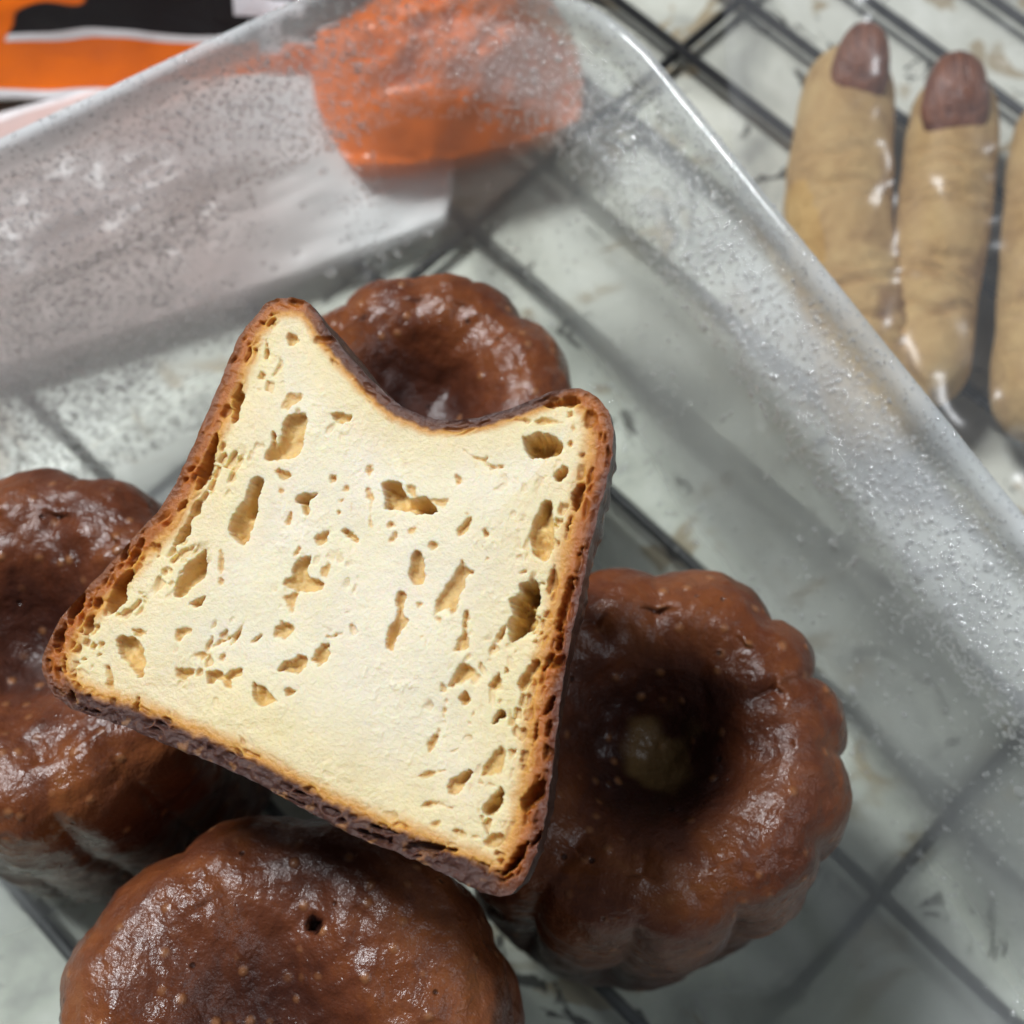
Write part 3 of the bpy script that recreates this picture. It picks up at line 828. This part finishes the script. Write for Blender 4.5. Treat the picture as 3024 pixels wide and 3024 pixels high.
band = sstep(0.10, 0.30, dn) * sstep(1.55, 0.85, dn)
sel = sstep(-0.05, 0.30, n2(S_, dist * 2, 420, 46, 2))
band_cells = cell * band * (0.12 + 0.88 * sel) * (1 - 0.6 * dimpness)
H = np.maximum(H, band_cells * (0.00060 + 0.0004 * n2(GX, GY, 600, 47)))
pore = np.maximum(pore, band_cells * 0.6)
f1, f2 = worley(S_ / 0.00150 + 0.28 * n2(GX, GY, 420, 54, 2), dist / 0.00105 + 0.28 * n2(GX, GY, 420, 55, 2), 51)
c2 = sstep(0.42, 0.24, f1 + 0.20 * n2(GX, GY, 1300, 57, 2)) * sstep(0.8, 1.2, dn) * sstep(3.2, 1.8, dn) * sstep(-0.12, 0.10, n2(GX, GY, 300, 56)) * (1 - dimpness) * (1 - 0.92 * baseness)
H = np.maximum(H, c2 * 0.00065); pore = np.maximum(pore, c2 * 0.7)
# scattered small tears through the middle
f1, f2 = worley(GX / 0.0016 + 0.4 * n2(GX, GY, 700, 64), GY / 0.0021 + 0.4 * n2(GX, GY, 700, 65), 61)
mid = sstep(0.004, 0.008, dist) * sstep(0.0, 0.30, n2(GX, GY, 110, 66, 2) - 9 * np.maximum(0, -0.012 - (GY - base_c[1] - 0.022)))
c3 = sstep(0.30, 0.15, f1 + 0.12 * n2(GX, GY, 2300, 67)) * mid * sstep(-0.1, 0.1, n2(GX, GY, 520, 68))
H = np.maximum(H, c3 * 0.0005); pore = np.maximum(pore, c3 * 0.7)
# torn, granular surface
rag = sstep(0.0, 0.4, n2(GX, GY, 180, 71, 2))
H = H - 0.00005 * n2(GX, GY, 1500, 72, 3) - 0.00004 * n2(GX, GY, 500, 73, 2) - 0.00022 * rag * np.clip(n2(GX, GY, 1700, 74, 2) - 0.1, 0, 1)
H = H + 0.00050 * (n2(GX, GY, 75, 75, 2)) * sstep(0, 0.004, dist)
crusty = sstep(0.75, 0.15, dn)
H = H - crusty * (0.00022 * n2(GX, GY, 1100, 76, 3) + baseness * 0.0005 * n2(GX, GY, 800, 77, 3))
# at the very edge the face meets the outer skin
H = H * sstep(0, 0.00025, dist)

def lerp3(a, b, t): return a[None, None, :] * (1 - t[..., None]) + b[None, None, :] * t[..., None]
c_cream = np.array([0.815, 0.735, 0.545]); c_wet = np.array([0.785, 0.665, 0.405]); c_amber = np.array([0.62, 0.31, 0.068]); c_orange = np.array([0.40, 0.125, 0.020])
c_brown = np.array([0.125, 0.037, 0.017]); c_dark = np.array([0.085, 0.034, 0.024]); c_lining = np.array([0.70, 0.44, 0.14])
col = lerp3(c_cream, c_wet, sstep(5.2, 1.4, dn))
col = col * (1 - (sstep(1.55, 0.90, dn))[..., None]) + c_amber * sstep(1.55, 0.90, dn)[..., None]
og = sstep(1.0, 0.55, dn)[..., None]
col = col * (1 - og) + c_orange * og
br = (sstep(0.45 + 0.15 * rightness, 0.10, dn) * (0.65 + 0.35 * rightness + 0.35 * baseness + 0.3 * dimpness)).clip(0, 1)[..., None]
col = col * (1 - br) + c_brown * br
bd = (np.maximum(baseness, 0.85 * dimpness) * sstep(0.95, 0.60, dn))[..., None]
col = col * (1 - bd) + c_dark * 0.85 * bd
# crumbs of lighter toasted crust along the base
fleck = (sstep(0.28, 0.5, n2(GX, GY, 1000, 81, 2)) * crusty * baseness * 0.6)[..., None]
col = col * (1 - fleck) + np.array([0.34, 0.16, 0.06]) * fleck
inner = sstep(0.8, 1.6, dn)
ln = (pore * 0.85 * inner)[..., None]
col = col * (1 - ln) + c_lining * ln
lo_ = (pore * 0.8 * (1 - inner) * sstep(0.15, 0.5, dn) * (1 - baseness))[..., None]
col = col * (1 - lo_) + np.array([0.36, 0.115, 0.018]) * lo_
col = col * (1 + 0.05 * n2(GX, GY, 350, 83, 2) + 0.05 * n2(GX, GY, 2600, 84, 2))[..., None]
col[..., 2] *= (1 + 0.10 * n2(GX, GY, 160, 85, 3))
wet = np.clip(sstep(4.0, 1.3, dn) * 0.9 + 0.5 * sstep(1.2, 0.6, dn), 0, 1) * (1 - baseness * sstep(1.0, 0.6, dn))

ins = sd < 0
q4 = ins[:-1, :-1].astype(int) + ins[1:, :-1] + ins[:-1, 1:] + ins[1:, 1:]
qi, qj = np.nonzero(q4 > 0)
ny = GX.shape[1]
fidx = np.stack([qi * ny + qj, (qi + 1) * ny + qj, (qi + 1) * ny + qj + 1, qi * ny + qj + 1], 1)
# outside corners snap onto the outline
tp = np.clip(tpar, 0, 1)
snx = oc[near, 0] + tp * ex_[near, 0]; sny = oc[near, 1] + tp * ex_[near, 1]
VX = np.where(ins, GX, snx); VY = np.where(ins, GY, sny); VZ = np.where(ins, -H, 0)
used = np.unique(fidx)
remap = np.full(GX.size, -1, dtype=np.int64); remap[used] = np.arange(len(used))
fv = np.stack([VX.ravel()[used], VY.ravel()[used], VZ.ravel()[used]], 1)
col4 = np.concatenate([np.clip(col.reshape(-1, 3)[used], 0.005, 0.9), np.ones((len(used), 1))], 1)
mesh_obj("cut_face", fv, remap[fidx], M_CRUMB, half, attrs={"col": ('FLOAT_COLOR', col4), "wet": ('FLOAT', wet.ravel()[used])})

# outer skin: swept half turn behind the cut face
ax = top_c - base_c; ax /= np.linalg.norm(ax); axn = np.array([ax[1], -ax[0]])
ia = int(np.argmin(np.linalg.norm(oc - base_c, axis=1))); ib = int(np.argmin(np.linalg.norm(oc - top_c, axis=1)))
right = oc[np.arange(ia, ib - 1, -1)]; left = oc[np.concatenate([np.arange(ia, len(oc)), np.arange(0, ib + 1)])]
def rs(P, n=170):
    s = np.concatenate([[0], np.cumsum(np.linalg.norm(np.diff(P, axis=0), axis=1))]); q = np.linspace(0, s[-1], n)
    return np.stack([np.interp(q, s, P[:, 0]), np.interp(q, s, P[:, 1])], 1)
NR = 260
right, left = rs(right, NR), rs(left, NR)
rR, hR = (right - base_c) @ axn, (right - base_c) @ ax
rL, hL = -((left - base_c) @ axn), (left - base_c) @ ax
NPH = 130
ph = np.linspace(0, math.pi, NPH)
wgt = ((1 - np.cos(ph)) / 2)[:, None]
Rr = (1 - wgt) * rR[None] + wgt * rL[None]
Hh = (1 - wgt) * hR[None] + wgt * hL[None]
PHI = ph[:, None] * np.ones((1, NR))
hmax = hR.max()
sidem = sstep(0.02, 0.05, np.linspace(0, 1, NR)[None] * 1.0) * sstep(0.001, 0.006, Hh) * sstep(hmax + 0.002, hmax - 0.008, Hh)
Hh = Hh - 0.0075 * np.sin(PHI) ** 2 * sstep(hmax * 0.45, hmax, Hh) * sstep(0.001, 0.013, Rr)
fl_ = lobes(PHI, 12, 0.0)
damp = sstep(0.0, 0.25, PHI) * sstep(0.0, 0.25, math.pi - PHI)
Rs = Rr * (1 + 0.02 * np.sin(PHI) * damp - 0.05 * (1 - fl_) * sidem * damp)
X3 = Rs * np.cos(PHI); Z3 = -Rs * np.sin(PHI)
sk = base_c[None, None, :] + X3[..., None] * axn + Hh[..., None] * ax
Q = np.concatenate([sk, Z3[..., None]], -1).reshape(-1, 3)
dsp = (0.0006 * fbm(Q * 160, 91, 2) + 0.0004 * fbm(Q * 420, 93, 3)) * (damp * np.ones((1, NR))).ravel()
rad = np.stack([np.cos(PHI).ravel() * axn[0], np.cos(PHI).ravel() * axn[1], -np.sin(PHI).ravel()], 1)
Q = Q + rad * dsp[:, None]
tone = (0.10 + 0.20 * sstep(0.0, hmax, Hh)).ravel()
mesh_obj("crust", Q, grid_faces(NPH, NR), mat_crust("caramel_crust_half", 6), half, attrs={"tone": ('FLOAT', tone), "pale": ('FLOAT', np.zeros(len(Q)))})

# ------------------------------------------------------------------ finger biscuits in a clear bag
def mat_biscuit():
    t = NT("biscuit_dough")
    c = t.coord()
    f = t.noise(c, 130, 5, 0.65, 0.5)
    col = t.ramp(f, [(0.25, (0.30, 0.16, 0.055)), (0.45, (0.53, 0.335, 0.135)), (0.7, (0.66, 0.455, 0.20))])
    sp = t.ramp(t.noise(c, 60, 3, 0.6, 0.3), [(0.60, 0.0), (0.72, 0.75)])
    col = t.mix(sp, col, (0.20, 0.085, 0.03))
    p = t.n("ShaderNodeBsdfPrincipled", {"Base Color": col, "Roughness": 0.75, "Normal": t.bump(t.noise(c, 420, 6, 0.75), 0.9, 0.0012)})
    return t.shader(p.outputs[0])
def mat_almond():
    t = NT("almond_skin")
    c = t.coord()
    mp = t.n("ShaderNodeMapping", {"Vector": c, "Scale": (1.0, 0.12, 1.0)}).outputs[0]
    f = t.noise(mp, 900, 4, 0.6)
    col = t.ramp(f, [(0.3, (0.10, 0.028, 0.012)), (0.7, (0.26, 0.085, 0.035))])
    p = t.n("ShaderNodeBsdfPrincipled", {"Base Color": col, "Roughness": 0.42, "Normal": t.bump(f, 1.0, 0.0009)})
    return t.shader(p.outputs[0])
M_BIS, M_ALM = mat_biscuit(), mat_almond()

def make_finger(pts, widths, nail_px, nail_dir_px, nail_size, seed, label):
    """pts: photo pixels of the centre line at biscuit mid height; widths in metres"""
    zmid = RACK_Z + 0.0072
    C = np.array([hit_z(x, y, zmid) for x, y in pts])
    s = np.concatenate([[0], np.cumsum(np.linalg.norm(np.diff(C, axis=0), axis=1))])
    n = 110
    q = np.linspace(0, s[-1], n)
    cx, cy = np.interp(q, s, C[:, 0]), np.interp(q, s, C[:, 1])
    for _ in range(12):
        cx[1:-1] = (cx[:-2] + 2 * cx[1:-1] + cx[2:]) / 4; cy[1:-1] = (cy[:-2] + 2 * cy[1:-1] + cy[2:]) / 4
    wd = np.interp(q, np.linspace(0, s[-1], len(widths)), widths) / 2
    endr = wd.mean() * 0.95
    cap = np.sqrt(np.clip(1 - (1 - np.clip(q / endr, 0, 1)) ** 2, 0.0004, 1)) * np.sqrt(np.clip(1 - (1 - np.clip((s[-1] - q) / endr, 0, 1)) ** 2, 0.0004, 1))
    tx, ty = np.gradient(cx), np.gradient(cy)
    tl = np.hypot(tx, ty); tx, ty = tx / tl, ty / tl
    base = np.array([cx[0], cy[0], RACK_Z])
    root = empty("finger_biscuit", tuple(base))
    tag(root, label, "biscuit", "finger-shaped biscuits in a clear bag")
    m = 48
    th = np.linspace(0, 2 * math.pi, m, endpoint=False)
    TH, QQ = np.meshgrid(th, q, indexing='ij')
    W = (wd * cap)[None, :]
    hh = 0.0150 * np.clip(cap, 0, 1)[None, :]
    sx = np.cos(TH) * W
    zz = RACK_Z + 0.0062 * 1.0 + np.sin(TH) * np.where(np.sin(TH) > 0, hh * 0.58, 0.0061 * cap[None, :])
    # knuckle creases
    kn = 0
    for kc in (0.30, 0.335, 0.365, 0.40, 0.43, 0.455, 0.62, 0.65, 0.68, 0.71, 0.735, 0.77, 0.80):
        kk = kc * s[-1] + 0.0011 * np.sin(TH * 2 + seed + kc * 40) + 0.0007 * np.sin(TH * 5 + kc * 90)
        kn = kn + (0.6 + 0.4 * np.sin(kc * 77 + seed)) * np.exp(-((QQ - kk) / 0.00060) ** 2)
    kn = kn * np.clip(np.sin(TH), 0, 1)
    P3 = np.stack([cx[None, :] - ty[None, :] * sx, cy[None, :] + tx[None, :] * sx, zz - 0.0019 * kn], -1).reshape(-1, 3)
    P3 += (0.0007 * fbm(P3 * 160 + seed, seed, 3))[:, None] * np.array([0.6, 0.6, 0.6]) * 1.0
    P3[:, 2] = np.maximum(P3[:, 2], RACK_Z + 0.0001)
    mesh_obj("biscuit", P3 - base, grid_faces(m, n, wrap_u=True, flip=True), M_BIS, root)
    # almond nail
    a = hit_z(*nail_px, RACK_Z + 0.0150); b = hit_z(*nail_dir_px, RACK_Z + 0.0150)
    d = (b - a)[:2]; d /= np.linalg.norm(d); e = np.array([-d[1], d[0]])
    L, Wn = nail_size
    u = np.linspace(0, math.pi, 30); v = np.linspace(0, 2 * math.pi, 36, endpoint=False)
    Vv, Uu = np.meshgrid(v, u, indexing='ij')
    lon = -np.cos(Uu)                                           # -1 root .. 1 tip
    wprof = np.sin(Uu) ** 0.65 * (1 - 0.14 * lon)
    lx = lon * L / 2; ly = np.cos(Vv) * wprof * Wn / 2; lz = np.sin(Vv) * np.sin(Uu) ** 0.8 * 0.0042 + 0.0022 * lon
    N3 = np.stack([a[0] + d[0] * lx + e[0] * ly, a[1] + d[1] * lx + e[1] * ly, RACK_Z + 0.0142 + lz], -1).reshape(-1, 3)
    N3 += 0.0002 * fbm(N3 * 500, seed + 3, 2)[:, None]
    mesh_obj("almond_nail", N3 - base, grid_faces(36, 30, wrap_u=True), M_ALM, root)
    return root

P_ = lambda *a: [(x * S19, y * S19) for x, y in a]
make_finger(P_((1612, 96), (1600, 190), (1588, 300), (1582, 400), (1600, 520), (1640, 700), (1690, 860)), [0.0150, 0.0172, 0.0185, 0.0185, 0.0178, 0.0170, 0.0165],
            P_((1627, 118))[0], P_((1636, 40))[0], (0.0138, 0.0100), 2, "tan finger-shaped biscuit nearest the dish wall, almond nail at its tip")
make_finger(P_((1806, 150), (1800, 240), (1785, 380), (1765, 520), (1752, 640), (1745, 760)), [0.0140, 0.0160, 0.0162, 0.0158, 0.0148, 0.0130],
            P_((1806, 180))[0], P_((1806, 90))[0], (0.0152, 0.0115), 5, "tan finger-shaped biscuit in the middle of the three, dark almond nail at its tip")
make_finger(P_((2010, 190), (1996, 300), (1985, 420), (1978, 560), (1968, 700), (1960, 830)), [0.0150, 0.0165, 0.0165, 0.0165, 0.0160, 0.0150],
            P_((2012, 205))[0], P_((2014, 120))[0], (0.0140, 0.0110), 8, "tan finger-shaped biscuit at the right edge, mostly outside the picture")

def mat_film(name, haze=0.06, rough=0.28):
    t = NT(name)
    clear = t.n("ShaderNodeBsdfTransparent", {"Color": (0.97, 0.97, 0.97, 1)}).outputs[0]
    mist = t.n("ShaderNodeBsdfDiffuse", {"Color": (0.75, 0.77, 0.80, 1)}).outputs[0]
    gl = t.n("ShaderNodeBsdfGlossy", {"Color": (1, 1, 1, 1), "Roughness": rough}).outputs[0]
    lw = t.n("ShaderNodeLayerWeight", {"Blend": 0.5}).outputs["Facing"]
    fr = t.math('ADD', 0.02, t.math('MULTIPLY', t.math('POWER', lw, 3.5), 0.3))
    return t.shader(t.mixs(fr, t.mixs(haze, clear, mist), gl))
# clear bag: a thin sheet draped over the three biscuits
bx0, bx1, by0, by1 = 0.040, 0.150, 0.055, 0.205
nbx, nby = 120, 150
BX, BY = np.meshgrid(np.linspace(bx0, bx1, nbx), np.linspace(by0, by1, nby), indexing='ij')
# keep clear of the dish wall
edge = ((BX - CORNER[0]) * -ev[1] + (BY - CORNER[1]) * ev[0])
BXs = BX
hz = 0.0345 + 0.0030 * n2(BX, BY, 60, 101, 3) + 0.0034 * np.abs(n2(BX, BY, 110, 102, 2))
border = np.minimum.reduce([BX - bx0, bx1 - BX, BY - by0, by1 - BY, np.maximum(edge - 0.003, 0) * 1.0])
hz = RACK_Z + 0.0015 + (hz - RACK_Z) * sstep(0, 0.022, border)
keepq = (edge > 0.003)
fb = grid_faces(nbx, nby)
kq = keepq.ravel()[fb].all(1)
fb = fb[kq]
usedb = np.unique(fb); rm = np.full(BX.size, -1); rm[usedb] = np.arange(len(usedb))
bagv = np.stack([BX, BY, hz], -1).reshape(-1, 3)[usedb]
bag = mesh_obj("clear_bag", bagv, rm[fb], mat_film("clear_plastic_film"))
tag(bag, "crinkled clear plastic bag over the finger-shaped biscuits", "plastic bag")

# ------------------------------------------------------------------ packets behind the dish
def pouch(name, c, u, v, tilt_z, su, sv, thick, seed, mat, label, cat, lift=0.0, rnd=0.12):
    """crumpled pillow packet lying flat: centre c, unit axis u (xy), half sizes su, sv"""
    n = 90
    a, b = np.meshgrid(np.linspace(-1, 1, n), np.linspace(-1, 1, n), indexing='ij')
    puff = (np.clip(1 - a ** 2, 0, 1) ** 1.1) * (np.clip(1 - b ** 2, 0, 1) ** 1.1)
    wr = n2(a, b, 2.2, seed, 3) * 0.35 + 0.18 * np.abs(n2(a, b, 5.0, seed + 2, 2))
    top = thick * puff * (1 + wr) + 0.0012 * n2(a, b, 6, seed + 4, 2) + lift + 0.0008
    ar, br_ = a * np.sqrt(1 - rnd * b * b), b * np.sqrt(1 - rnd * a * a)
    x = c[0] + u[0] * ar * su + v[0] * br_ * sv
    y = c[1] + u[1] * ar * su + v[1] * br_ * sv
    ztop = c[2] + top + tilt_z * a
    zbot = c[2] + 0.0002 + 0 * a + np.maximum(tilt_z * a, 0) * 0.8
    tv = np.stack([x, y, np.maximum(ztop, zbot + 0.0004)], -1).reshape(-1, 3); bv = np.stack([x, y, zbot], -1).reshape(-1, 3)
    f = grid_faces(n, n)
    allv = np.concatenate([tv, bv]); nn = n * n
    ff = [tuple(q) for q in f] + [tuple(q[::-1] + nn) for q in f]
    for k in range(n - 1):
        for (i, j) in ((k, k + 1), ((n - 1) * n + k + 1, (n - 1) * n + k), ((k + 1) * n, k * n), (k * n + n - 1, (k + 1) * n + n - 1)):
            ff.append((i, j, j + nn, i + nn))
    uv = np.concatenate([a.ravel(), a.ravel()]); vv = np.concatenate([b.ravel(), b.ravel()])
    o = mesh_obj(name, allv - np.array(c), ff, mat, attrs={"pu": ('FLOAT', uv), "pv": ('FLOAT', vv)})
    o.location = c
    return tag(o, label, cat)

def mat_packet(name, stops, rough=0.28, swirl=None, letter=None, corner=False):
    t = NT(name)
    c = t.coord()
    pv = t.math('ADD', t.math('MULTIPLY', t.attr("pv"), 0.5), 0.5)
    pv = t.math('ADD', pv, t.math('MULTIPLY', t.math('SUBTRACT', t.noise(c, 30, 2), 0.5), 0.05))
    col = t.ramp(pv, stops, 'CONSTANT')
    if swirl:
        wv = t.n("ShaderNodeTexWave", {"Vector": c, "Scale": 26.0, "Distortion": 9.0, "Detail": 1.0, "Detail Scale": 1.2}, wave_type='RINGS').outputs["Fac"]
        pm = t.ramp(t.attr("pu"), [(0.0, 0.0), (swirl, 1.0)], 'LINEAR')
        m = t.math('MULTIPLY', t.ramp(wv, [(0.72, 0.0), (0.78, 1.0)]), t.ramp(pm, [(0.30, 0.0), (0.36, 1.0)]))
        col = t.mix(m, col, (0.85, 0.16, 0.008))
    if corner:
        k = t.ramp(t.math('MULTIPLY', t.attr("pu"), -1.0), [(0.30, 0.0), (0.75, 1.0)])
        col = t.mix(k, col, (0.78, 0.77, 0.76))
    if letter:
        u0, v0 = letter
        du = t.math('ABSOLUTE', t.math('SUBTRACT', t.attr("pu"), u0)); dv = t.math('SUBTRACT', t.attr("pv"), v0)
        bar = t.math('MULTIPLY', t.math('LESS_THAN', du, 0.085), t.math('LESS_THAN', t.math('ABSOLUTE', dv), 0.045))
        stem = t.math('MULTIPLY', t.math('LESS_THAN', du, 0.028), t.math('MULTIPLY', t.math('LESS_THAN', dv, 0.0), t.math('GREATER_THAN', dv, -0.22)))
        col = t.mix(t.math('MAXIMUM', bar, stem), col, (0.75, 0.75, 0.78))
    nrm = t.bump(t.noise(c, 75, 4, 0.6, 0.6), 0.35, 0.0025)
    p = t.n("ShaderNodeBsdfPrincipled", {"Base Color": col, "Roughness": rough, "Normal": nrm, "Coat Weight": 0.3, "Coat Roughness": 0.15})
    return t.shader(p.outputs[0])

ORG, WHT, BLK, PNK = (0.86, 0.17, 0.012), (0.72, 0.70, 0.70), (0.010, 0.007, 0.008), (0.56, 0.43, 0.40)
u_ = -el; v_ = -ev                       # along the back wall to the right, and away from the dish
def wpt(a, b):                           # a along the back wall from the corner, b outwards from its rim
    q = CORNER + el * a - ev * b
    return np.array([q[0], q[1], RACK_Z])
def dirab(a, b):
    q = el * a - ev * b
    return q / np.linalg.norm(q)
du, dv_ = dirab(0.863, 0.506), dirab(-0.506, 0.863)
pouch("orange_packet", wpt(0.006, 0.016) + np.array([0, 0, 0.0085]), dirab(0.95, 0.30), dirab(-0.30, 0.95), 0.0, 0.024, 0.018, 0.020, 5, mat_packet("orange_foil", [(0.0, ORG), (0.97, WHT)]),
      "small glossy orange packet, blurred behind the fogged back wall of the dish", "packet", rnd=0.28)
pouch("pale_packet", wpt(0.074, 0.030), dirab(0.97, 0.20), dirab(-0.20, 0.97), 0.0, 0.068, 0.026, 0.008, 9, mat_packet("pale_paper", [(0.0, PNK), (0.95, WHT)], 0.5, corner=True),
      "flat pale pinkish packet with a white end, between the dish and the black packet", "packet", rnd=0.2)
pouch("black_packet", wpt(0.042, 0.070), du, dv_, 0.0, 0.075, 0.026, 0.020, 13, mat_packet("black_foil", [(0.0, WHT), (0.02, ORG), (0.125, WHT), (0.140, BLK)], 0.3, swirl=0.25, letter=(-0.36, -0.60)),
      "black packet with orange border and swirls, topmost at the left", "packet")
